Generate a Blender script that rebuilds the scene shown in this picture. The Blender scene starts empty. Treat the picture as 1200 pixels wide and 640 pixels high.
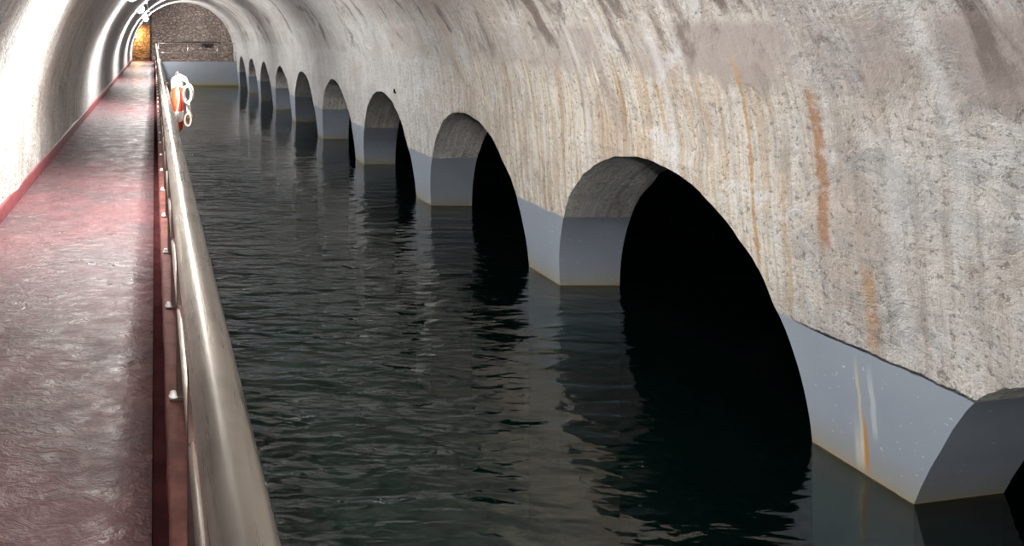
import bpy, bmesh, math, random
from mathutils import Vector, noise

random.seed(4)
S = bpy.context.scene
C = S.collection
PI = math.pi

# ------------------------------------------------------------------ measures
EYE = 1.54
WATER = -1.36
BED = -4.6
XR = 4.68                 # basin side wall face
XL = -1.27                # walkway side wall face
SPRING = 0.42

R_ARCH = 1.67              # half width of an arch at the water
H_ARCH = 1.745             # crown above the water
LEAN = 0.078              # inward lean of the basin wall
X_SPR = 4.68 - LEAN * 1.78
PITCH = 4.06
RAD = (X_SPR - XL) / 2
CX = (X_SPR + XL) / 2
HALF_BAY = PITCH / 2
Y0 = 4.655                # far jamb of the first arch
NBAY = range(-2, 10)
YN, YF = -7.0, 41.95      # near end, dam face at the far end
YW = 43.5                 # rubble end wall
BAND = -0.52
LAMPS_Y = [-5.6, -1.3, 6.7, 15.6, 24.7, 33.5, 41.0]  # first two are unseen, added behind the viewer to light the near arches

# ------------------------------------------------------------------ node helper
class NT:
    def __init__(self, name):
        self.m = bpy.data.materials.new(name)
        self.m.use_nodes = True
        self.t = self.m.node_tree
        self.t.nodes.clear()
        self.out = self.t.nodes.new('ShaderNodeOutputMaterial')
    def n(self, typ, **kw):
        nd = self.t.nodes.new(typ)
        for k, v in kw.items():
            setattr(nd, k, v)
        return nd
    def l(self, a, b):
        self.t.links.new(a, b)
    def put(self, sock, v):
        if isinstance(v, bpy.types.NodeSocket):
            self.l(v, sock)
        else:
            sock.default_value = v
    def math(self, op, a, b=0.0, c=None, clamp=False):
        nd = self.n('ShaderNodeMath', operation=op, use_clamp=clamp)
        self.put(nd.inputs[0], a); self.put(nd.inputs[1], b)
        if c is not None: self.put(nd.inputs[2], c)
        return nd.outputs[0]
    def ramp(self, v, lo, hi, a=0.0, b=1.0, smooth=True):
        nd = self.n('ShaderNodeMapRange', interpolation_type='SMOOTHSTEP' if smooth else 'LINEAR')
        self.put(nd.inputs['Value'], v)
        self.put(nd.inputs['From Min'], lo); self.put(nd.inputs['From Max'], hi)
        self.put(nd.inputs['To Min'], a); self.put(nd.inputs['To Max'], b)
        return nd.outputs['Result']
    def mix(self, f, a, b, mode='MIX'):
        nd = self.n('ShaderNodeMix', data_type='RGBA', blend_type=mode)
        self.put(nd.inputs[0], f)
        for s, v in ((nd.inputs[6], a), (nd.inputs[7], b)):
            if isinstance(v, bpy.types.NodeSocket): self.l(v, s)
            else: s.default_value = (v[0], v[1], v[2], 1)
        return nd.outputs[2]
    def scale(self, vec, s):
        nd = self.n('ShaderNodeMapping')
        self.l(vec, nd.inputs['Vector'])
        nd.inputs['Scale'].default_value = s
        return nd.outputs[0]
    def noise(self, vec, sc=1.0, detail=4.0, rough=0.55, dist=0.0):
        nd = self.n('ShaderNodeTexNoise')
        self.l(vec, nd.inputs['Vector'])
        nd.inputs['Scale'].default_value = sc
        nd.inputs['Detail'].default_value = detail
        nd.inputs['Roughness'].default_value = rough
        nd.inputs['Distortion'].default_value = dist
        return nd.outputs['Fac']
    def voro(self, vec, sc, feature='F1', out='Distance'):
        nd = self.n('ShaderNodeTexVoronoi', feature=feature)
        self.l(vec, nd.inputs['Vector'])
        nd.inputs['Scale'].default_value = sc
        return nd.outputs[out]
    def bump(self, h, strength, dist, prev=None):
        nd = self.n('ShaderNodeBump')
        nd.inputs['Strength'].default_value = strength
        nd.inputs['Distance'].default_value = dist
        self.l(h, nd.inputs['Height'])
        if prev is not None: self.l(prev, nd.inputs['Normal'])
        return nd.outputs[0]
    def principled(self, col, rough, normal=None, metal=0.0, spec=0.5):
        p = self.n('ShaderNodeBsdfPrincipled')
        if isinstance(col, bpy.types.NodeSocket): self.l(col, p.inputs['Base Color'])
        else: p.inputs['Base Color'].default_value = (*col, 1)
        self.put(p.inputs['Roughness'], rough)
        p.inputs['Metallic'].default_value = metal
        p.inputs['Specular IOR Level'].default_value = spec
        if normal is not None: self.l(normal, p.inputs['Normal'])
        self.l(p.outputs[0], self.out.inputs['Surface'])
        return p

def coords(t):
    tc = t.n('ShaderNodeTexCoord')
    sp = t.n('ShaderNodeSeparateXYZ'); t.l(tc.outputs['Object'], sp.inputs[0])
    return tc, sp

def mat_plaster(name, ochre=1.0, white=1.0, stains=False, band=True):
    """weathered lime render with vertical drips; smooth grey coating below the BAND line"""
    t = NT(name)
    tc, sp = coords(t)
    uv = tc.outputs['UV']; ob = tc.outputs['Object']
    us = t.n('ShaderNodeSeparateXYZ'); t.l(uv, us.inputs[0])
    u, v = us.outputs[0], us.outputs[1]
    big = t.noise(uv, 0.55, 5, 0.6)
    mid = t.noise(uv, 2.6, 6, 0.65, 0.4)
    fine = t.noise(ob, 22, 5, 0.7)
    grit = t.noise(ob, 75, 3, 0.6)
    drip = t.noise(t.scale(uv, (7.5, 0.42, 1)), 1, 6, 0.62, 0.25)
    drip2 = t.noise(t.scale(uv, (17, 0.8, 1)), 1, 4, 0.6, 0.2)
    pale = tuple(c * white for c in (0.80, 0.77, 0.725))
    grey = tuple(c * white for c in (0.58, 0.57, 0.56))
    col = t.mix(t.ramp(big, 0.38, 0.66), pale, grey)
    col = t.mix(t.math('MULTIPLY', t.ramp(mid, 0.50, 0.72), 0.45), col, (0.42, 0.39, 0.36))
    col = t.mix(t.math('MULTIPLY', t.ramp(drip, 0.55, 0.68), 0.6), col, (0.86, 0.86, 0.85))
    om = t.math('MULTIPLY', t.ramp(drip2, 0.5, 0.66), t.ramp(t.noise(t.scale(uv, (0.5, 0.35, 1)), 1, 3), 0.42, 0.6))
    om = t.math('MULTIPLY', om, 0.62 * ochre)
    if stains:
        zone = t.math('MULTIPLY', t.ramp(u, 4.9, 5.9), t.ramp(u, 9.0, 13.0, 1.0, 0.0))
        zone = t.math('MULTIPLY', zone, t.ramp(v, 1.0, 1.5, 1.0, 0.25))
        d3 = t.noise(t.scale(uv, (11, 0.55, 1)), 1, 5, 0.65, 0.3)
        om = t.math('ADD', om, t.math('MULTIPLY', zone, t.ramp(d3, 0.46, 0.60, 0.0, 0.62)), clamp=True)
        col = t.mix(t.math('MULTIPLY', zone, 0.45), col, (0.80, 0.74, 0.63))
    col = t.mix(om, col, (0.52, 0.36, 0.205))
    fs = t.noise(t.scale(uv, (15, 0.9, 1)), 1, 6, 0.7, 0.3)
    col = t.mix(t.ramp(fs, 0.34, 0.55, 0.5, 0.0), col, (0.30, 0.25, 0.20))
    col = t.mix(t.ramp(fs, 0.54, 0.68, 0.0, 0.55), col, (0.88, 0.87, 0.85))
    bm2 = t.math('MULTIPLY', t.ramp(t.noise(t.scale(uv, (1.1, 0.6, 1)), 1, 5, 0.6, 0.6), 0.52, 0.66), 0.42 * ochre)
    col = t.mix(bm2, col, (0.46, 0.33, 0.25))
    m3 = t.noise(uv, 1.7, 7, 0.7, 0.8)
    col = t.mix(t.ramp(m3, 0.54, 0.62, 0.0, 0.42), col, (0.36, 0.32, 0.29))
    col = t.mix(t.ramp(m3, 0.36, 0.45, 0.6, 0.0), col, (0.82, 0.84, 0.87))
    rough_h = t.math('ADD', t.math('MULTIPLY', fine, 0.7), t.math('MULTIPLY', grit, 0.25))
    rough_h = t.math('ADD', rough_h, t.math('MULTIPLY', mid, 1.3))
    rough_h = t.math('ADD', rough_h, t.math('MULTIPLY', m3, 1.0))
    rough_h = t.math('ADD', rough_h, t.math('MULTIPLY', drip2, 0.35))
    if stains:
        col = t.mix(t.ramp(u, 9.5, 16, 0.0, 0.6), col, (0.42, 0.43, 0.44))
        up = t.math('MULTIPLY', t.ramp(v, 1.5, 2.2), t.ramp(big, 0.40, 0.56, 0.8, 0.3))
        up = t.math('MULTIPLY', up, t.ramp(v, 6.0, 8.5, 1.0, 0.15))
        col = t.mix(up, col, (0.36, 0.325, 0.30))
        near = t.ramp(u, 4.6, 6.2, 1.0, 0.0)
        nb1 = t.noise(uv, 2.3, 7, 0.75, 1.2)
        col = t.mix(t.math('MULTIPLY', near, t.ramp(nb1, 0.50, 0.60, 0.0, 0.6)), col, (0.34, 0.345, 0.36))
        col = t.mix(t.math('MULTIPLY', near, t.ramp(nb1, 0.36, 0.44, 0.55, 0.0)), col, (0.42, 0.34, 0.27))
        col = t.mix(t.math('MULTIPLY', near, 0.22), col, (0.36, 0.35, 0.345))
        rough_h = t.math('ADD', rough_h, t.math('MULTIPLY', near, t.math('MULTIPLY', nb1, 1.6)))
    # pits and specks
    pit = t.ramp(fine, 0.36, 0.45, 1.0, 0.0)
    col = t.mix(t.math('MULTIPLY', pit, 0.6), col, (0.12, 0.105, 0.09))
    if stains:
        # smooth trowelled strip at the springing of the vault, brown-grey in places
        vr = t.math('ADD', v, t.math('MULTIPLY', t.math('SUBTRACT', t.noise(t.scale(uv, (3.0, 1.2, 1)), 1, 6, 0.7, 0.5), 0.5), 0.55))
        strip = t.math('MULTIPLY', t.ramp(vr, 1.10, 1.24), t.ramp(v, 1.62, 1.75, 1.0, 0.0))
        strip = t.math('MULTIPLY', strip, t.ramp(t.noise(t.scale(uv, (0.9, 0.3, 1)), 1, 4, 0.6), 0.40, 0.54))
        col = t.mix(t.math('MULTIPLY', strip, t.ramp(u, 5.5, 9.5, 0.9, 0.55)), col, (0.32, 0.28, 0.26))
        dk = t.math('MULTIPLY', t.math('MULTIPLY', t.ramp(v, 1.05, 1.5), t.ramp(v, 5.0, 7.5, 1.0, 0.0)), t.ramp(t.noise(t.scale(uv, (1.5, 0.7, 1)), 1.0, 6, 0.7, 0.8), 0.53, 0.64))
        col = t.mix(t.math('MULTIPLY', dk, 0.8), col, (0.14, 0.11, 0.10))
        rough_h = t.math('ADD', t.math('MULTIPLY', rough_h, t.math('SUBTRACT', 1.0, t.math('MULTIPLY', strip, 0.7))), t.math('MULTIPLY', strip, 1.15))
        wob = t.math('MULTIPLY', t.math('SUBTRACT', t.noise(t.scale(uv, (0.01, 3.0, 1)), 1, 4), 0.5), 0.05)
        uw = t.math('ADD', u, wob)
        brk = t.ramp(t.noise(ob, 9, 5, 0.7), 0.30, 0.5)
        for (u0, w, z0, z1, c, k) in (
                (5.13, .062, 0.08, 1.20, (0.38, 0.20, 0.105), .85),
                (4.84, .066, -.50, 0.05, (0.50, 0.31, 0.17), .75),
                (5.74, .026, -.20, 1.42, (0.48, 0.27, 0.10), .75),
                (6.15, .040, -.40, 0.95, (0.50, 0.36, 0.20), .55),
                (5.45, .030, -.45, 0.60, (0.48, 0.33, 0.16), .55),
                (7.60, .060, -.30, 0.90, (0.52, 0.40, 0.26), .5),
                (7.05, .045, -.30, 0.70, (0.50, 0.37, 0.22), .5),
                (8.60, .070, -.30, 0.80, (0.54, 0.43, 0.28), .5)):
            d = t.math('ABSOLUTE', t.math('SUBTRACT', uw, u0))
            f = t.ramp(t.math('ADD', d, t.math('MULTIPLY', t.math('SUBTRACT', fine, 0.5), w * 1.3)), w * 0.3, w, 1.0, 0.0)
            f = t.math('MULTIPLY', f, t.math('MULTIPLY', t.ramp(v, z0 - .08, z0 + .1), t.ramp(v, z1 - .12, z1 + .04, 1.0, 0.0)))
            f = t.math('MULTIPLY', f, t.math('MULTIPLY', brk, k))
            col = t.mix(f, col, c)
        for (u0, w, z0, z1) in ((4.62, .07, -.5, 1.0), (6.6, .06, -.5, 1.9), (4.25, .06, .2, 1.9), (7.9, .05, -.4, 1.9)):
            d = t.math('ABSOLUTE', t.math('SUBTRACT', uw, u0))
            f = t.math('MULTIPLY', t.ramp(d, w * 0.1, w * 1.5, 0.45, 0.0), t.math('MULTIPLY', t.ramp(v, z0, z0 + .1), t.ramp(v, z1 - .2, z1, 1.0, 0.0)))
            col = t.mix(f, col, (0.74, 0.74, 0.75))
    rgh = 0.85
    bh = rough_h
    if band:
        zw = t.math('ADD', sp.outputs[2], t.math('MULTIPLY', t.math('SUBTRACT', t.noise(ob, 5, 5, 0.7), 0.5), 0.05))
        bf = t.ramp(zw, BAND - 0.012, BAND + 0.012, 1.0, 0.0)
        bn = t.noise(ob, 1.6, 4, 0.6)
        bc = t.mix(bn, (0.225, 0.265, 0.325), (0.29, 0.325, 0.375))
        spk = t.ramp(t.noise(ob, 34, 2), 0.70, 0.73)
        bc = t.mix(t.math('MULTIPLY', spk, 0.6), bc, (0.7, 0.7, 0.7))
        tide = t.ramp(t.math('ADD', zw, t.math('MULTIPLY', bn, 0.1)), WATER + .03, WATER + .34, 1.0, 0.0)
        bc = t.mix(t.math('MULTIPLY', tide, 0.7), bc, (0.255, 0.245, 0.20))
        bc = t.mix(t.ramp(zw, WATER - .05, WATER - .01, 1.0, 0.0), bc, t.mix(t.ramp(t.math('ADD', zw, t.math('MULTIPLY', bn, 0.5)), WATER - 0.9, WATER - .05, 1.0, 0.0), t.mix(bn, (0.46, 0.51, 0.47), (0.58, 0.62, 0.56)), (0.045, 0.06, 0.045)))
        line = t.math('MULTIPLY', t.ramp(zw, WATER + .0, WATER + .06, 1.0, 0.0), t.ramp(zw, WATER - .12, WATER - .02))
        bc = t.mix(t.math('MULTIPLY', line, 0.6), bc, (0.30, 0.235, 0.12))
        if stains:
            uw2 = t.math('ADD', u, t.math('MULTIPLY', t.math('SUBTRACT', t.noise(t.scale(uv, (0.01, 2.0, 1)), 1, 3), 0.5), 0.08))
            for (u0, w, z0, z1, c, k) in ((4.955, .030, -1.36, -.88, (0.40, 0.20, 0.05), .95), (4.975, .016, -1.30, -.52, (0.46, 0.44, 0.34), .8),
                                          (4.995, .045, -1.36, -.95, (0.56, 0.55, 0.5), .5), (4.88, .025, -1.1, -.55, (0.56, 0.58, 0.6), .5)):
                d = t.math('ABSOLUTE', t.math('SUBTRACT', uw2, u0))
                f = t.math('MULTIPLY', t.ramp(d, w * 0.4, w, k, 0.0), t.math('MULTIPLY', t.ramp(sp.outputs[2], z0 - .02, z0 + .1), t.ramp(sp.outputs[2], z1 - .25, z1, 1.0, 0.0)))
                bc = t.mix(f, bc, c)
        col = t.mix(bf, col, bc)
        nb = t.math('SUBTRACT', 1.0, bf)
        bh = t.math('ADD', t.math('MULTIPLY', rough_h, nb), t.math('MULTIPLY', bf, t.math('ADD', t.math('MULTIPLY', bn, 0.25), 1.75)))
        rgh = t.ramp(bf, 0, 1, 0.88, 0.42)
    nrm = t.bump(bh, 0.95, 0.045)
    t.principled(col, rgh, nrm, spec=0.35)
    return t.m

def mat_stone(name, a, b, joint, sc=2.6):
    t = NT(name)
    tc, sp = coords(t)
    ob = tc.outputs['Object']
    wv = t.n('ShaderNodeVectorMath', operation='ADD')
    nz = t.n('ShaderNodeTexNoise'); t.l(ob, nz.inputs['Vector']); nz.inputs['Scale'].default_value = 1.8
    t.l(ob, wv.inputs[0])
    s2 = t.n('ShaderNodeVectorMath', operation='SCALE'); t.l(nz.outputs['Color'], s2.inputs[0]); s2.inputs['Scale'].default_value = 0.35
    t.l(s2.outputs[0], wv.inputs[1])
    vec = t.scale(wv.outputs[0], (1, 1, 1.5))
    cell = t.voro(vec, sc, 'F1', 'Color')
    cs = t.n('ShaderNodeSeparateColor'); t.l(cell, cs.inputs[0])
    edge = t.voro(vec, sc, 'DISTANCE_TO_EDGE', 'Distance')
    col = t.mix(cs.outputs[0], a, b)
    fine = t.noise(ob, 16, 5, 0.7)
    col = t.mix(t.ramp(fine, 0.45, 0.7, 0, 0.5), col, (0.5, 0.44, 0.36))
    em = t.ramp(edge, 0.02, 0.09, 1.0, 0.0)
    col = t.mix(em, col, joint)
    h = t.math('ADD', t.ramp(edge, 0.0, 0.14), t.math('MULTIPLY', fine, 0.5))
    t.principled(col, 0.9, t.bump(h, 0.9, 0.06), spec=0.2)
    return t.m

def mat_paint_floor(name):
    t = NT(name)
    tc, sp = coords(t)
    ob = tc.outputs['Object']
    a = t.noise(ob, 1.3, 5, 0.6)
    b = t.noise(ob, 9, 5, 0.65)
    c = t.noise(t.scale(ob, (9, 15, 8)), 1.0, 5, 0.65, 0.8)
    d = t.noise(ob, 45, 3, 0.6)
    col = t.mix(t.ramp(a, 0.35, 0.65), (0.122, 0.053, 0.057), (0.082, 0.051, 0.055))
    col = t.mix(t.ramp(b, 0.55, 0.72, 0, 0.5), col, (0.30, 0.20, 0.19))
    pit = t.ramp(t.noise(ob, 13, 4, 0.7), 0.30, 0.36, 1.0, 0.0)
    col = t.mix(t.math('MULTIPLY', pit, 0.8), col, (0.07, 0.03, 0.03))
    rg = t.ramp(t.noise(ob, 5, 5, 0.7), 0.35, 0.65, 0.27, 0.55)
    h = t.math('ADD', t.math('MULTIPLY', c, 0.8), t.math('MULTIPLY', d, 0.22))
    h = t.math('ADD', h, t.math('MULTIPLY', a, 0.9))
    t.principled(col, rg, t.bump(h, 0.65, 0.03), spec=0.42)
    return t.m

def mat_simple(name, col, rough=0.5, metal=0.0, sc=20, amt=0.15, bd=0.003, spec=0.5):
    t = NT(name)
    tc, sp = coords(t)
    f = t.noise(tc.outputs['Object'], sc, 4, 0.6)
    c2 = tuple(x * (1 - amt * 2) for x in col)
    colr = t.mix(t.ramp(f, 0.35, 0.65), col, c2)
    t.principled(colr, rough, t.bump(f, 0.4, bd), metal, spec)
    return t.m

def mat_steel(name, col, rough):
    t = NT(name)
    tc, sp = coords(t)
    ob = tc.outputs['Object']
    f = t.noise(t.scale(ob, (60, 2.0, 60)), 1, 4, 0.6)
    g = t.noise(ob, 6, 4, 0.6)
    colr = t.mix(t.ramp(g, 0.4, 0.7), col, tuple(c * 0.72 for c in col))
    rg = t.ramp(f, 0.3, 0.7, rough - 0.06, rough + 0.08)
    t.principled(colr, rg, t.bump(f, 0.25, 0.001), 1.0)
    return t.m

def mat_emit(name, col, s):
    t = NT(name)
    e = t.n('ShaderNodeEmission')
    e.inputs[0].default_value = (*col, 1); e.inputs[1].default_value = s
    t.l(e.outputs[0], t.out.inputs['Surface'])
    return t.m

def mat_water():
    t = NT('water')
    tc, sp = coords(t)
    ob = tc.outputs['Object']
    w1 = t.noise(t.scale(ob, (2.1, 5.4, 1)), 1.0, 1.5, 0.45, 0.5)
    w2 = t.noise(t.scale(ob, (6.0, 13.0, 1)), 1.0, 2, 0.5, 0.4)
    w3 = t.noise(t.scale(ob, (0.6, 0.9, 1)), 1.0, 2, 0.5)
    calm = t.math('MULTIPLY', t.ramp(sp.outputs[0], 0.8, 4.2, 2.1, 0.30), t.ramp(sp.outputs[1], 3.0, 8.5, 0.35, 1.0))
    calm = t.math('MULTIPLY', calm, t.ramp(sp.outputs[1], 11, 27, 1.0, 0.3))
    patch = t.ramp(w3, 0.35, 0.65, 0.6, 1.15)
    h = t.math('ADD', w1, t.math('MULTIPLY', w2, 0.22))
    h = t.math('MULTIPLY', h, t.math('MULTIPLY', calm, patch))
    nrm = t.bump(h, 1.0, 0.085)
    fr = t.n('ShaderNodeFresnel'); fr.inputs['IOR'].default_value = 1.46
    t.l(nrm, fr.inputs['Normal'])
    gl = t.n('ShaderNodeBsdfGlossy'); gl.inputs['Roughness'].default_value = 0.02
    gl.inputs['Color'].default_value = (1, 1, 1, 1)
    t.l(nrm, gl.inputs['Normal'])
    tr = t.n('ShaderNodeBsdfTransparent')
    tb = t.n('ShaderNodeBsdfDiffuse'); tb.inputs['Color'].default_value = (0.015, 0.085, 0.075, 1)   # slight turbidity
    mt = t.n('ShaderNodeMixShader'); mt.inputs[0].default_value = 0.04
    t.l(tr.outputs[0], mt.inputs[1]); t.l(tb.outputs[0], mt.inputs[2])
    mx = t.n('ShaderNodeMixShader')
    t.l(fr.outputs[0], mx.inputs[0]); t.l(mt.outputs[0], mx.inputs[1]); t.l(gl.outputs[0], mx.inputs[2])
    t.l(mx.outputs[0], t.out.inputs['Surface'])
    ab = t.n('ShaderNodeVolumeAbsorption')
    ab.inputs['Color'].default_value = (0.16, 0.74, 0.69, 1)
    ab.inputs['Density'].default_value = 0.68
    t.l(ab.outputs[0], t.out.inputs['Volume'])
    return t.m

M = dict(
    wall=mat_plaster('wall_render', 1.0, 1.0, True),
    gravel=mat_plaster('arch_render', 0.25, 1.0, False),
    dark=mat_simple('shade_black_concrete', (0.02, 0.02, 0.02), 0.9, 0, 6, 0.2, 0.02),  # near-black colour stands in for unlit space behind the arches
    bed=mat_simple('basin_bed', (0.06, 0.085, 0.06), 0.9, 0, 2.2, 0.3, 0.02),
    floor=mat_paint_floor('red_floor_paint'),
    redtrim=mat_simple('red_trim_paint', (0.21, 0.05, 0.055), 0.5, 0, 14, 0.2, 0.006),
    kerb=mat_simple('kerb_paint', (0.15, 0.055, 0.045), 0.7, 0, 9, 0.25, 0.012, 0.15),
    gutter=mat_simple('gutter_shade_paint', (0.04, 0.013, 0.014), 0.95, 0, 9, 0.2, 0.005, 0.0),  # maroon taken near black, shade beside the kerb put into the colour
    stone=mat_stone('rubble_stone', (0.22, 0.165, 0.15), (0.30, 0.245, 0.22), (0.20, 0.165, 0.15), 4.2),
    rock=mat_stone('ochre_stone', (0.40, 0.27, 0.16), (0.52, 0.38, 0.25), (0.32, 0.22, 0.14), 3.4),
    dam=mat_plaster('dam_render', 0.0, 1.0, False),
    steel=mat_steel('rail_steel', (0.50, 0.46, 0.41), 0.30),
    post=mat_steel('post_steel', (0.12, 0.085, 0.075), 0.42),
    bolt=mat_simple('bolt_zinc', (0.75, 0.74, 0.72), 0.3, 0, 40, 0.05, 0.001),
    black=mat_simple('black_enamel', (0.02, 0.018, 0.018), 0.5, 0, 20, 0.2),
    lampbody=mat_simple('lamp_body', (0.30, 0.30, 0.31), 0.5, 0, 20, 0.1),
    glow=mat_emit('lamp_glow', (1.0, 0.97, 0.94), 14.0),
    warm=mat_emit('warm_glow', (1.0, 0.72, 0.42), 14.0),
    orange=mat_simple('orange_foam', (0.85, 0.075, 0.02), 0.45, 0, 18, 0.08),
    white=mat_simple('white_band', (0.85, 0.84, 0.82), 0.5, 0, 18, 0.05),
    rope=mat_simple('white_rope', (0.82, 0.79, 0.74), 0.8, 0, 60, 0.15, 0.004),
    tan=mat_simple('tan_cord', (0.50, 0.33, 0.25), 0.8, 0, 60, 0.15, 0.004),
    water=mat_water(),
)

# ------------------------------------------------------------------ mesh helpers
def obj(name, bm, mats, parent=None, smooth=True, loc=None):
    me = bpy.data.meshes.new(name)
    bm.normal_update()
    bm.to_mesh(me); bm.free()
    o = bpy.data.objects.new(name, me)
    C.objects.link(o)
    for m in (mats if isinstance(mats, (list, tuple)) else [mats]):
        me.materials.append(M[m] if isinstance(m, str) else m)
    if smooth:
        for p in me.polygons: p.use_smooth = True
    if parent is not None: o.parent = parent
    if loc is not None: o.location = loc
    return o

def struct(o):
    o['kind'] = 'structure'
    return o

def tag(o, label, cat, group=None):
    o['label'] = label; o['category'] = cat
    if group: o['group'] = group
    return o

def thing(name, label, cat, loc=(0, 0, 0), group=None):
    o = bpy.data.objects.new(name, None); C.objects.link(o)
    o.location = loc
    o.empty_display_size = 0.1
    return tag(o, label, cat, group)

def box(bm, x0, x1, y0, y1, z0, z1, bev=0.0, seg=2):
    r = bmesh.ops.create_cube(bm, size=1)
    vs = r['verts']
    for v in vs:
        v.co = Vector((x0 + (v.co.x + .5) * (x1 - x0), y0 + (v.co.y + .5) * (y1 - y0), z0 + (v.co.z + .5) * (z1 - z0)))
    if bev > 0:
        es = list({e for v in vs for e in v.link_edges})
        bmesh.ops.bevel(bm, geom=es, offset=bev, segments=seg, affect='EDGES', profile=0.5)

def tube(bm, pts, r, n=12, closed=False, caps=True):
    pts = [Vector(p) for p in pts]
    N = len(pts)
    rings = []
    prev = None
    for i, p in enumerate(pts):
        if closed: d = pts[(i + 1) % N] - pts[i - 1]
        else: d = pts[min(i + 1, N - 1)] - pts[max(i - 1, 0)]
        d.normalize()
        if prev is None:
            a = Vector((0, 0, 1)) if abs(d.z) < .9 else Vector((1, 0, 0))
            prev = a - d * a.dot(d)
        else:
            prev = prev - d * prev.dot(d)
        prev.normalize()
        b = d.cross(prev)
        rr = r[i] if isinstance(r, (list, tuple)) else r
        rings.append([bm.verts.new(p + (prev * math.cos(2 * PI * k / n) + b * math.sin(2 * PI * k / n)) * rr) for k in range(n)])
    for i in range(N if closed else N - 1):
        A, B = rings[i], rings[(i + 1) % N]
        for k in range(n):
            bm.faces.new((A[k], A[(k + 1) % n], B[(k + 1) % n], B[k]))
    if caps and not closed:
        bm.faces.new(rings[0][::-1]); bm.faces.new(rings[-1])

def lathe(bm, prof, n=24, mtx=None):
    rings = []
    for (r, z) in prof:
        if r < 1e-5: rings.append([bm.verts.new((0, 0, z))])
        else: rings.append([bm.verts.new((r * math.cos(2 * PI * k / n), r * math.sin(2 * PI * k / n), z)) for k in range(n)])
    for A, B in zip(rings, rings[1:]):
        for k in range(n):
            k2 = (k + 1) % n
            if len(A) == 1: bm.faces.new((A[0], B[k], B[k2]))
            elif len(B) == 1: bm.faces.new((A[k], A[k2], B[0]))
            else: bm.faces.new((A[k], A[k2], B[k2], B[k]))
    if mtx is not None:
        bm.transform(mtx)

# displaced wall surface: a point, its inward normal, strength
def rough(p, nrm, k=1.0):
    a = noise.fractal(Vector(p) * 0.9, 1.0, 2.0, 4)
    b = noise.noise(Vector(p) * 5.0)
    if p[0] > X_SPR - .4:
        k *= min(1.0, abs(p[2] - SPRING) / 0.16)      # the two sheets meet flush at the springing line
    return Vector(p) + Vector(nrm) * ((a * 0.022 + b * 0.007) * k)

def grid(bm, rows, uvs, mi=0):
    """rows: list of lists of points; uvs the same shape"""
    uvl = bm.loops.layers.uv.verify()
    vr = [[bm.verts.new(p) for p in row] for row in rows]
    for i in range(len(vr) - 1):
        for j in range(len(vr[i]) - 1):
            f = bm.faces.new((vr[i][j], vr[i + 1][j], vr[i + 1][j + 1], vr[i][j + 1]))
            f.material_index = mi
            for lp, (a, b) in zip(f.loops, ((i, j), (i + 1, j), (i + 1, j + 1), (i, j + 1))):
                lp[uvl].uv = uvs[a][b]
    return vr

def frange(a, b, step):
    n = max(1, int(round((b - a) / step)))
    return [a + (b - a) * i / n for i in range(n + 1)]

# ------------------------------------------------------------------ vault, left wall
def vault_pt(t):
    """t: angle from the right springing (0) to the left springing (pi)"""
    c, s = math.cos(t), math.sin(t)
    return (CX + RAD * c, SPRING + RAD * s), (-c, -s)

T1, T2 = math.radians(38), math.radians(140)
ys = frange(YN, YW, 0.16)

def arc_strip(bm, ta, tb, n, vsign=1):
    rows, uvs = [], []
    for y in ys:
        r, q = [], []
        for k in range(n + 1):
            t = ta + (tb - ta) * k / n
            (x, z), (nx, nz) = vault_pt(t)
            r.append(rough((x, y, z), (nx, 0, nz)))
            q.append((y, SPRING + RAD * t) if vsign > 0 else (y, SPRING + RAD * (PI - t)))
        rows.append(r); uvs.append(q)
    grid(bm, rows, uvs)

bm = bmesh.new()
arc_strip(bm, T1, T2, 34)
struct(obj('ceiling', bm, 'wall'))

bm = bmesh.new()
arc_strip(bm, T2, PI, 14)
rows, uvs = [], []
for y in ys:
    r, q = [], []
    for k in range(5):
        z = SPRING + (-0.05 - SPRING) * k / 4
        r.append(rough((XL, y, z), (1, 0, 0))); q.append((y, SPRING + RAD * PI + SPRING - z))
    rows.append(r); uvs.append(q)
grid(bm, rows, uvs)
struct(obj('wall_left', bm, 'wall'))

# ------------------------------------------------------------------ right wall with the arches
bm = bmesh.new()
arc_strip(bm, 0, T1, 12)
rows, uvs = [], []
for y in ys:      # lap joint behind the springing line
    rows.append([Vector((X_SPR + .05, y, SPRING - .018)), Vector((X_SPR + .045, y, SPRING)), Vector((X_SPR + .04, y, SPRING + .08))])
    uvs.append([(y, SPRING - .018), (y, SPRING), (y, SPRING + .08)])
grid(bm, rows, uvs)
NR = 7
DEPTH = 0.69
def wall_x(z):
    return XR - LEAN * max(0.0, z - WATER)
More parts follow.
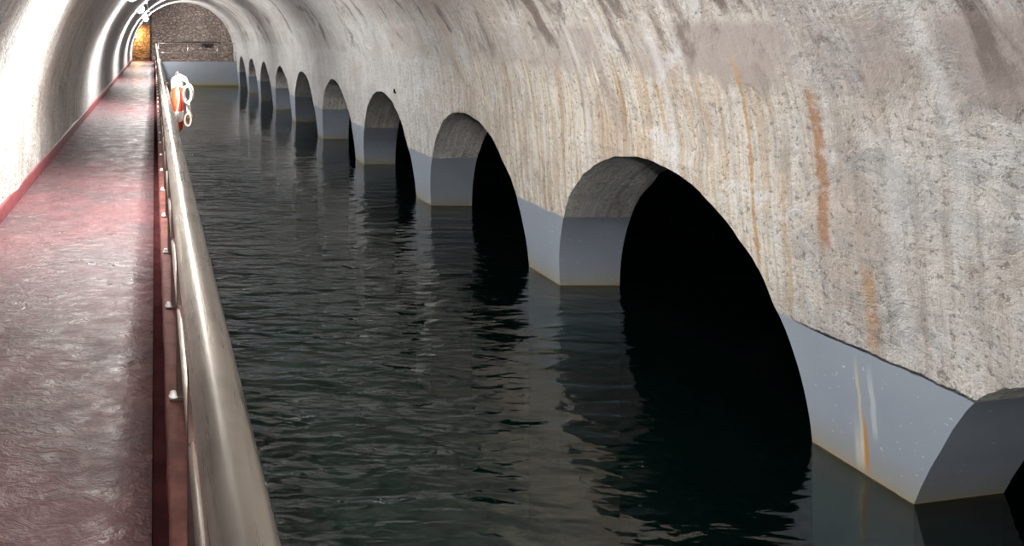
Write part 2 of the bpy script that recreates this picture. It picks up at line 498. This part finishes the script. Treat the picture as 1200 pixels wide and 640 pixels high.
# outline of the low nearest arch: (distance from its far jamb, height above the water)
LOW = [(0, 0), (.05, .13), (.12, .29), (.19, .43), (.27, .60), (.36, .76), (.44, .87), (.53, .955), (.65, 1.03), (.80, 1.085), (.98, 1.115), (1.10, 1.12)]
LOW = LOW + [(2.2 - d, h) for d, h in LOW[-2::-1]]
for n in NBAY:
    bc = Y0 + PITCH * n - R_ARCH
    ylo, yhi = bc - HALF_BAY, bc + HALF_BAY
    if n == max(NBAY): yhi = YW + .1
    low = n == 0
    c = Y0 - 1.10 if low else bc
    half = 1.10 if low else R_ARCH
    top = SPRING - WATER
    ins = []
    if low:
        for (d0, h0), (d1, h1) in zip(LOW, LOW[1:]):
            for k in range(4): ins.append((c + 1.10 - (d0 + (d1 - d0) * k / 4), h0 + (h1 - h0) * k / 4))
        ins.append((c - 1.10, 0.0))
    else:
        for k in range(65):
            a = PI * k / 64
            ins.append((c + R_ARCH * math.cos(a), H_ARCH * math.sin(a)))
    cor = [math.atan2(top, yhi - c), math.atan2(top, ylo - c)]
    path = []     # (inner y,z) (outer y,z)
    for z in frange(BED, WATER, 0.3)[:-1]: path.append(((c + half, z), (yhi, z)))
    prev = None
    for i, (iy, ih) in enumerate(ins):
        a = math.atan2(ih, iy - c)
        seq = []
        if prev is not None:
            for q in cor:
                if prev[0] < q - 1e-5 and q + 1e-5 < a:
                    f = (q - prev[0]) / (a - prev[0])
                    seq.append((q, prev[1] + (iy - prev[1]) * f, prev[2] + (ih - prev[2]) * f))
        seq.append((a, iy, ih))
        prev = (a, iy, ih)
        for (q, y_, h_) in seq:
            ca, sa = math.cos(q), math.sin(q)
            ky = ((yhi - c) / ca if ca > 1e-6 else (ylo - c) / ca if ca < -1e-6 else 1e9)
            kz = top / sa if sa > 1e-6 else 1e9
            k = min(ky, kz)
            zz = WATER + h_
            if zz > BAND + .03:
                j = 0.014 * noise.noise(Vector((q * 9, n * 7.3, 0))) + 0.012 * noise.noise(Vector((q * 37, n * 3.1, 5)))
                y_ += ca * j; zz += sa * j
            path.append(((y_, zz), (c + k * ca, WATER + k * sa)))
    for z in frange(BED, WATER, 0.3)[:-1][::-1]: path.append(((c - half, z), (ylo, z)))
    rows, uvs = [], []
    for (iy, iz), (oy, oz) in path:
        r, q = [], []
        for j in range(NR + 1):
            f = j / NR
            y, z = iy + (oy - iy) * f, iz + (oz - iz) * f
            k = 1.0 if z > BAND else max(0.12, 1 - (BAND - z) * 8)
            r.append(rough((wall_x(z), y, z), (-1, 0, 0), k)); q.append((y, z))
        rows.append(r); uvs.append(q)
    grid(bm, rows, uvs)
    # soffit and jambs
    rows, uvs = [], []
    for (iy, iz), _ in path:
        r, q = [], []
        ny, nz = c - iy, (WATER - iz if iz > WATER else 0)
        L = math.hypot(ny, nz) or 1
        for j in range(7):
            f = j / 6
            x0 = wall_x(iz)
            x = x0 + (XR + DEPTH - x0) * f
            yy = iy + (0.12 * f if low and iy > c else 0)
            if j == 0:
                k = 1.0 if iz > BAND else max(0.12, 1 - (BAND - iz) * 8)
                p = rough((x, yy, iz), (-1, 0, 0), k)
            else:
                k = 1.2 if iz > BAND else 0.1
                p = rough((x, yy, iz), (0, ny / L, nz / L), k)
            r.append(p); q.append((x * 1.0 + n, iz))
        rows.append(r); uvs.append(q)
    grid(bm, [r[::-1] for r in rows], [q[::-1] for q in uvs], 1)
bmesh.ops.remove_doubles(bm, verts=bm.verts, dist=0.0005)
wr = struct(obj('wall_right', bm, ['wall', 'gravel']))
for p in wr.data.polygons: p.use_smooth = True
wr.data.set_sharp_from_angle(angle=math.radians(42))

# dark gallery behind the arches (barrel ceiling, far side wall, both ends)
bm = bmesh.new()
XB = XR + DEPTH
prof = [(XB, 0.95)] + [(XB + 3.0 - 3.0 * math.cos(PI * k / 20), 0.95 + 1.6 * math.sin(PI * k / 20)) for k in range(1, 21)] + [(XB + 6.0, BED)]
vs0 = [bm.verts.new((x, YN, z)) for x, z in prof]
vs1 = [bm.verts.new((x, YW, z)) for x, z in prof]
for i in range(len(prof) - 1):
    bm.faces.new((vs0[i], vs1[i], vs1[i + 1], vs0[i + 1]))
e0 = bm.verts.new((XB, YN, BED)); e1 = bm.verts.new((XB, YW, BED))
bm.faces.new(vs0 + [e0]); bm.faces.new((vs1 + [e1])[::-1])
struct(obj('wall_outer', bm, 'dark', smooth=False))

# basin bed
bm = bmesh.new()
rows, uvs = [], []
for y in frange(YN, YF, 1.0):
    r = [Vector((x, y, BED + 0.06 * noise.noise(Vector((x * .7, y * .7, 0))))) for x in frange(0.1, XB + 6.0, 0.8)]
    rows.append(r[::-1]); uvs.append([(p.x, p.y) for p in r][::-1])
grid(bm, rows, uvs)
struct(obj('floor_basin', bm, 'bed'))

# ------------------------------------------------------------------ water body (closed volume)
bm = bmesh.new()
box(bm, 0.10, XB + 5.98, YN + .02, YF - .004, BED - .12, WATER)
w = obj('water', bm, 'water', smooth=False)
w['kind'] = 'stuff'
tag(w, 'dark green rippled water filling the basin beside the walkway', 'water')

# ------------------------------------------------------------------ walkway
KX0, KX1 = 0.045, 0.122
bm = bmesh.new()
rows, uvs = [], []
for y in frange(YN, YW + 3.0, 0.2):
    r = []
    for x in frange(XL - .06, -0.008, 0.16):
        z = 0.005 * noise.noise(Vector((x * 1.7, y * 1.1, 3)))
        if x > -0.02: z = -0.004
        r.append(Vector((x, y, z)))
    r.append(Vector((-0.008, y, -0.05)))
    rows.append(r[::-1]); uvs.append([(p.x, p.y) for p in r][::-1])
grid(bm, rows, uvs)
struct(obj('floor', bm, 'floor'))

bm = bmesh.new()
rows, uvs = [], []
for y in frange(YN, YF, 0.12):
    P = [(x, -.030 + .004 * noise.noise(Vector((x * 30, y * 4, 0)))) for x in (-.02, 0, .02, .04, .06)]
    rows.append([Vector((x, y, z)) for x, z in P][::-1]); uvs.append([(y, x) for x, z in P][::-1])
grid(bm, rows, uvs)
struct(obj('floor_gutter', bm, 'gutter'))

bm = bmesh.new()
rows, uvs = [], []
for y in frange(YN, YF, 0.11):
    j = 0.006 * noise.noise(Vector((y * 6, 0, 0))) + 0.004 * noise.noise(Vector((y * 17, 3, 0)))
    j2 = 0.004 * noise.noise(Vector((y * 5, 9, 0)))
    P = [(KX0 + j, -.06), (KX0 + j, .05), (KX0 + j + .010, .06 + j2), (KX1 - .012, .06 + j2), (KX1, .05), (KX1, -.06)]
    rows.append([Vector((x, y, z)) for x, z in P]); uvs.append([(x, y) for x, z in P])
grid(bm, rows, uvs)
struct(obj('trim_1', bm, 'kerb'))

bm = bmesh.new()
box(bm, 0.06, KX1 - .001, YN, YF, BED - .1, -.055)
struct(obj('wall_basin', bm, 'dam', smooth=False))

# red skirting kerb along the left wall
bm = bmesh.new()
rows, uvs = [], []
for y in frange(YN, YW, 0.15):
    j = 0.008 * noise.noise(Vector((y * 2.2, 1, 0)))
    P = [(XL + .022, -.02), (XL + .02, .115 + j), (XL + .010, .128 + j), (XL - .05, .135 + j)]
    rows.append([Vector((x, y, z)) for x, z in P][::-1]); uvs.append([(y, z) for x, z in P][::-1])
grid(bm, rows, uvs)
struct(obj('baseboard_left', bm, 'redtrim'))

# ------------------------------------------------------------------ far end
bm = bmesh.new()
rows, uvs = [], []
for z in frange(BED, 0.012, 0.15):
    rows.append([Vector((x, YF, z)) for x in frange(0.06, XR + .4, 0.25)])
    uvs.append([(x, -.9 if z > BAND - .01 else z) for x in frange(0.06, XR + .4, 0.25)])
grid(bm, [r[::-1] for r in rows], [q[::-1] for q in uvs])
def mat_dam():
    t = NT('dam_paint')
    tc, sp = coords(t)
    ob = tc.outputs['Object']
    bn = t.noise(ob, 1.3, 5, 0.6)
    c = t.mix(bn, (0.25, 0.285, 0.335), (0.34, 0.37, 0.41))
    st = t.noise(t.scale(ob, (3, 1, .5)), 1, 5, .6)
    c = t.mix(t.ramp(st, .55, .7, 0, .45), c, (0.36, 0.34, 0.30))
    c = t.mix(t.ramp(sp.outputs[2], WATER + .06, WATER + .42, .85, 0.0), c, (0.33, 0.31, 0.23))
    c = t.mix(t.ramp(sp.outputs[2], WATER + .03, WATER + .12, .9, 0.0), c, (0.20, 0.15, 0.05))
    t.principled(c, 0.5, t.bump(bn, .3, .01))
    return t.m
me = obj('wall_dam', bm, mat_dam(), smooth=False)
struct(me)

bm = bmesh.new()
box(bm, -0.02, XR + .4, YF + .03, YW + .05, -0.35, 0.002)
struct(obj('floor_landing', bm, 'floor', smooth=False))

# rubble end wall with a passage opening on the walkway side
OX1, OZ = -0.26, 2.05
bm = bmesh.new()
def stone_grid(x0, x1, z0, z1, y, st=0.14, mi=0):
    rows, uvs = [], []
    for z in frange(z0, z1, st):
        r = []
        for x in frange(x0, x1, st):
            d = 0.07 * noise.noise(Vector((x * 2.1, z * 2.8, y))) + 0.03 * noise.noise(Vector((x * 6, z * 6, y)))
            r.append(Vector((x, y - d, z)))
        rows.append(r[::-1]); uvs.append([(p.x, p.z) for p in r][::-1])
    grid(bm, rows, uvs, mi)
stone_grid(OX1, XR + .3, -0.1, 3.6, YW)
stone_grid(XL - .3, OX1, OZ, 3.6, YW)
# reveal of the opening
for (a, b) in (((OX1, -.05), (OX1, OZ)), ((OX1, OZ), (XL - .3, OZ))):
    vs = [bm.verts.new((p[0], y, p[1])) for p, y in ((a, YW - .03), (b, YW - .03), (b, YW + .45), (a, YW + .45))]
    bm.faces.new(vs)
struct(obj('wall_back', bm, 'stone', smooth=False))
# the passage: ochre stone face behind the opening, side walls, roof
bm = bmesh.new()
stone_grid(XL - .3, OX1 + .5, -.1, 2.6, YW + 1.7)
for (p, q) in (((OX1 + .4, -.05), (OX1 + .4, 2.3)), ((OX1 + .4, 2.3), (XL - .1, 2.3)), ((XL - .1, 2.3), (XL - .1, -.05))):
    vs = [bm.verts.new((a[0], y, a[1])) for a, y in ((p, YW + .45), (q, YW + .45), (q, YW + 1.75), (p, YW + 1.75))]
    bm.faces.new(vs)
struct(obj('wall_passage', bm, 'rock', smooth=False))
# near end closed behind the viewer
bm = bmesh.new()
vs = [bm.verts.new((x, YN, z)) for x, z in ((XL - .4, -.3), (XR + .2, -.3), (XR + .2, 4.0), (XL - .4, 4.0))]
bm.faces.new(vs)
vs = [bm.verts.new((x, YN, z)) for x, z in ((0.0, BED), (XR + .8, BED), (XR + .8, -.3), (0.0, -.3))]
bm.faces.new(vs)
struct(obj('wall_front', bm, 'dark', smooth=False))

# ------------------------------------------------------------------ main railing
RX, RZ, RR = 0.098, 0.975, 0.041
PX = 0.106
rail = thing('railing', 'long brushed steel handrail on slim dark posts along the basin edge', 'railing', (PX, 0, 0.06))
def rel(bm, o):
    bm.transform(__import__('mathutils').Matrix.Translation(-Vector(o.location))); return bm
bm = bmesh.new()
pts = [(RX, y, RZ) for y in frange(-1.2, YF + .0, 0.5)]
tube(bm, pts, RR, 28)
obj('top_rail', rel(bm, rail), 'steel', rail)
bm = bmesh.new()
tube(bm, [(0.106, y, 0.42) for y in frange(-1.2, YF, 0.5)], 0.0165, 16)
obj('lower_rail', rel(bm, rail), 'steel', rail)
proto = None
k = 0
post_y = [3.07 + 1.02 * i for i in range(-4, 38)]
for y in post_y:
    if proto is None:
        bm = bmesh.new()
        box(bm, -.017, .017, -.007, .007, 0.0, 0.842, .002, 1)
        bm2 = bm
        p = obj('post', bm, 'post', rail, smooth=False)
        bm = bmesh.new()
        # saddle bracket: curved bar from the post head to the underside of the rail
        tube(bm, [(0, 0, .80), (0, 0, .845), (-.003, 0, .862), (RX - PX, 0, .880)], .011, 10)
        box(bm, RX - PX - .02, RX - PX + .02, -.03, .03, .870, .8755, .002, 1)
        b = obj('bracket', bm, 'post', p)
        bm = bmesh.new()
        box(bm, -.044, .016, -.03, .03, 0.0, .007, .002, 1)
        f = obj('base_plate', bm, 'post', p, smooth=False)
        bm = bmesh.new()
        lathe(bm, [(0, .007), (.019, .007), (.019, .011), (.0145, .011), (.0145, .022), (.010, .028), (0, .030)], 12)
        bm.transform(__import__('mathutils').Matrix.Translation((-.029, 0, 0)))
        q = obj('bolt', bm, 'bolt', p)
        proto = (p, [b, f, q])
        p.location = (0, y, 0)
    else:
        p = proto[0].copy(); C.objects.link(p); p.parent = rail
        p.location = (0, y, 0)
        for ch in proto[1]:
            c2 = ch.copy(); C.objects.link(c2); c2.parent = p

# ------------------------------------------------------------------ railing on the far landing
fr = thing('railing', 'thin grey guard rail crossing the far landing before the rubble wall', 'railing', (2.4, YF + .12, .012))
bm = bmesh.new()
tube(bm, [(x, YF + .12, 1.03) for x in frange(.2, XR - .05, .4)], .024, 12)
obj('top_rail', rel(bm, fr), 'steel', fr)
bm = bmesh.new()
tube(bm, [(x, YF + .12, .5) for x in frange(.2, XR - .05, .4)], .014, 10)
obj('lower_rail', rel(bm, fr), 'steel', fr)
for x in (.22, 1.85, 3.5, 4.55):
    bm = bmesh.new()
    tube(bm, [(x, YF + .12, .0), (x, YF + .12, 1.02)], .022, 12)
    lathe_bm = bm
    box(bm, x - .06, x + .06, YF + .06, YF + .18, .008, .02, .003, 1)
    obj('post', rel(bm, fr), 'steel', fr)

# black tube as the rail's shadow, switch box on the rubble wall, dark pipe at the passage
cb = thing('junction_box', 'small black electrical box fixed on the far rubble wall', 'box', (2.92, YW - .05, .96))
bm = bmesh.new(); box(bm, -.20, .20, -.16, .06, -.10, .10, .02); obj('body', bm, 'black', cb)
bm = bmesh.new(); box(bm, -.17, .17, -.175, -.155, -.075, .075, .006); obj('cover', bm, 'black', cb)
bm = bmesh.new()
tube(bm, [(x, YW - .09 - .02 * math.sin(x * 3), 1.07 - .012 * math.sin(x * 2)) for x in frange(.35, 3.8, .15)], .032, 10)
tag(obj('conduit', bm, 'black'), 'shadow line of the guard rail, built as a black tube across the far rubble wall', 'conduit')  # solid line in place of the far rail's shadow
bm = bmesh.new()
tube(bm, [(-.22, YW - .13, z) for z in frange(0.0, 2.75, .25)], .05, 12)
for z in (.5, 1.5, 2.4):
    tube(bm, [(-.22, YW - .13, z), (-.22, YW - .13, z + .05)], .062, 12)
tag(obj('drain_pipe', bm, 'black'), 'dark upright pipe at the right side of the passage mouth', 'pipe')

# ------------------------------------------------------------------ vault lamps
from mathutils import Matrix
ang = math.acos((-0.50 - CX) / RAD)
(lx, lz), (nx, nz) = vault_pt(ang)
N = Vector((nx, 0, nz)).normalized()
def lamp_frame(loc, n):
    n = Vector(n).normalized()
    y = Vector((0, 1, 0)) if abs(n.y) < .9 else Vector((0, 0, 1))
    x = y.cross(n).normalized(); y = n.cross(x)
    m = Matrix((x, y, n)).transposed().to_4x4(); m.translation = loc
    return m
def make_lamp(label, mtx, glow, group):
    r = thing('bulkhead_lamp', label, 'lamp', group=group)
    r.matrix_world = mtx
    bm = bmesh.new(); lathe(bm, [(0, -.03), (.15, -.03), (.155, .03), (.145, .045), (.12, .05)], 28); obj('housing', bm, 'lampbody', r)
    bm = bmesh.new(); lathe(bm, [(.128, .046), (.125, .07), (.105, .105), (.07, .128), (.03, .138), (0, .14)], 24); obj('diffuser', bm, glow, r)
    bm = bmesh.new()
    for a in (0, PI / 2):
        tube(bm, [(.14 * math.cos(t) * math.cos(a), .14 * math.cos(t) * math.sin(a), .045 + .11 * math.sin(t)) for t in [PI * k / 16 for k in range(17)]], .005, 6)
    tube(bm, [(.105 * math.cos(2 * PI * k / 24), .105 * math.sin(2 * PI * k / 24), .118) for k in range(24)], .005, 6, True)
    obj('guard', bm, 'lampbody', r)
    return r
def copy_tree(o, parent=None):
    c = o.copy(); C.objects.link(c)
    if parent is not None: c.parent = parent
    for ch in list(o.children): copy_tree(ch, c)
    return c
labels = ['unseen added lamp on the vault near the blank end wall', 'unseen added lamp on the vault at the near walkway end', 'round caged lamp on the vault above the orange life ring',
          'round caged lamp on the vault, fourth from the far passage', 'lit caged lamp on the vault, highest and largest of three in view',
          'lit caged lamp on the vault, middle one of three in view',
          'lit caged lamp on the vault, smallest and closest to the rubble wall']
def photometry(L):
    # measured-style distribution: the fitting throws its light across the tunnel, little along it
    nt = L.node_tree
    em = next(n for n in nt.nodes if n.type == 'EMISSION')
    tc = nt.nodes.new('ShaderNodeTexCoord'); sx = nt.nodes.new('ShaderNodeSeparateXYZ')
    nt.links.new(tc.outputs['Normal'], sx.inputs[0])
    ab = nt.nodes.new('ShaderNodeMath'); ab.operation = 'ABSOLUTE'; nt.links.new(sx.outputs['Y'], ab.inputs[0])
    mr = nt.nodes.new('ShaderNodeMapRange'); mr.interpolation_type = 'SMOOTHSTEP'
    nt.links.new(ab.outputs[0], mr.inputs['Value'])
    mr.inputs['From Min'].default_value = 0.42; mr.inputs['From Max'].default_value = 0.94
    mr.inputs['To Min'].default_value = 1.0; mr.inputs['To Max'].default_value = 0.08
    nt.links.new(mr.outputs['Result'], em.inputs['Strength'])
first = None
for y, lb in zip(LAMPS_Y, labels):
    base = Vector((lx, y, lz)) + N * .02
    if first is None:
        first = make_lamp(lb, lamp_frame(base, N), 'glow', 'lamps along the vault'); r = first
    else:
        r = copy_tree(first); r.matrix_world = lamp_frame(base, N); r['label'] = lb
    L = bpy.data.lights.new('lamp_light', 'POINT')
    L.energy = 640  # added pair behind the viewer, spreading evenly as fill
    if y > 0:
        L.use_nodes = True
        photometry(L)
        L.energy = 920
    L.color = (1.0, 0.985, 0.965); L.shadow_soft_size = 0.09
    lo = bpy.data.objects.new('lamp_light', L); C.objects.link(lo)
    lo.location = base + N * .27
# conduit feeding the lamps along the vault
bm = bmesh.new()
a2 = math.acos((-0.28 - CX) / RAD)
(qx, qz), (mx_, mz_) = vault_pt(a2)
tube(bm, [(qx + mx_ * .035, y, qz + mz_ * .035) for y in frange(YN + .1, YW - .2, 0.5)], .022, 10)
tag(obj('conduit', bm, 'lampbody'), 'grey lamp cable pipe running along the crown of the vault', 'conduit')

# warm lamp in the passage
wl = make_lamp('warm amber lamp on the stone inside the far passage', lamp_frame(Vector((-1.12, YW + 1.63, 1.42)), (0.25, -1, 0)), 'warm', None)
L = bpy.data.lights.new('passage_light', 'POINT')
L.energy = 75; L.color = (1.0, 0.60, 0.26); L.shadow_soft_size = 0.06
lo = bpy.data.objects.new('passage_light', L); C.objects.link(lo); lo.location = (-1.0, YW + 1.25, 1.45)

# ------------------------------------------------------------------ life ring with throw line
LY, LX_, LZ = 8.0, 0.238, 0.80
lr = thing('life_ring', 'orange and white life ring hung on the water side of the handrail', 'life ring', (LX_, LY, LZ))
bm = bmesh.new()
tube(bm, [(0.0, .235 * math.cos(2 * PI * k / 56), .235 * math.sin(2 * PI * k / 56)) for k in range(56)], .062, 20, True)
obj('ring', bm, 'orange', lr)
for c in (112, 202, 292, 22):
    h = 26 if c == 112 else 12
    bm = bmesh.new()
    a0, a1 = math.radians(c + 0), math.radians(c + 0)
    tube(bm, [(0.0, .235 * math.cos(math.radians(c + d)), .235 * math.sin(math.radians(c + d))) for d in [-h + 2 * h * i / 12 for i in range(13)]], .0655, 20)
    obj('white_band', bm, 'white', lr)
bm = bmesh.new()
pts = []
for k in range(96):
    a = 2 * PI * k / 96
    sag = 0.030 * abs(math.sin(2 * (a - math.radians(22))))
    pts.append((0.012 * math.sin(a * 5), (.312 + sag) * math.cos(a), (.312 + sag) * math.sin(a)))
tube(bm, pts, .009, 8, True)
obj('grab_line', bm, 'rope', lr)
bm = bmesh.new()
tube(bm, [(RX - LX_ - .0, 0.0, RZ - LZ + .045), (RX - LX_ + .05, 0, RZ - LZ + .05), (-.07, 0, RZ - LZ + .03), (-.07, 0, .14), (-.03, 0, .115), (.0, 0, .14)], .008, 8)
obj('hook', bm, 'post', lr)

# throw line: coil of white rope hung over the ring, tail ending in a bundled knot
tl = thing('rope_coil', 'coil of white rope with a tan bundle hanging beside the life ring', 'rope', (0.345, 7.80, 1.0))
bm = bmesh.new()
for i in range(5):
    dx, dz, s = random.uniform(-.012, .012), random.uniform(-.012, .012), random.uniform(.92, 1.08)
    tilt = .25 + .12 * i
    tube(bm, [((.042 * s) * math.cos(t) + dx, .03 * (i - 2) + .01 * math.sin(2 * t), .085 * s * math.sin(t) - .075 + dz) for t in [2 * PI * k / 36 for k in range(36)]], .0095, 8, True)
# strands over the ring top
for i in range(5):
    a = -.03 + .015 * i
    tube(bm, [(.03, .02 * i - .04, -.02), (-.02, .03 * i - .04, .055 + .008 * i), (-.075, .035 * i - .02, .075 + .01 * i), (-.13, .035 * i, .05), (-.165, .03 * i + .02, -.03 - .02 * i)], .011, 8)
obj('coil', bm, 'rope', tl)
bm = bmesh.new()
for i in range(3):
    tube(bm, [(-.02 + .012 * i, .01 * i, -.14), (-.01 + .014 * i, .0, -.20), (.0 + .012 * i, .012 * i, -.27), (.002 + .01 * i, .0, -.33)], .010, 8)
obj('tail', bm, 'rope', tl)
bm = bmesh.new()
for i in range(5):
    z = -.30 - .0 * i
    tube(bm, [(.0 + .032 * math.cos(t) + .004 * i, .018 * (i - 2), -.345 + .062 * math.sin(t)) for t in [2 * PI * k / 24 for k in range(24)]], .0105, 8, True)
obj('bundle', bm, 'tan', tl)

# ------------------------------------------------------------------ world, camera, view
wd = bpy.data.worlds.new('dark'); S.world = wd
wd.use_nodes = True
wd.node_tree.nodes['Background'].inputs[0].default_value = (0.5, 0.55, 0.6, 1)
wd.node_tree.nodes['Background'].inputs[1].default_value = 0.0

cam = bpy.data.cameras.new('camera')
co = bpy.data.objects.new('camera', cam); C.objects.link(co)
co.location = (0, 0, EYE)
co.rotation_euler = (PI / 2, 0, 0)
cam.sensor_fit = 'HORIZONTAL'; cam.sensor_width = 36
cam.lens = 36 * 885 / 1200
cam.shift_x = (600 - 181) / 1200
cam.shift_y = -(320 - 40) / 1200
cam.clip_start = 0.02; cam.clip_end = 200
S.camera = co

S.view_settings.view_transform = 'Standard'
S.view_settings.look = 'None'
S.view_settings.gamma = 1
S.view_settings.use_curve_mapping = False
S.view_settings.exposure = 0.0
S.cycles.use_denoising = True
S.cycles.max_bounces = 10
S.cycles.diffuse_bounces = 8
S.cycles.glossy_bounces = 5
S.cycles.transparent_max_bounces = 16
S.cycles.sample_clamp_indirect = 6.0
S.cycles.caustics_reflective = False
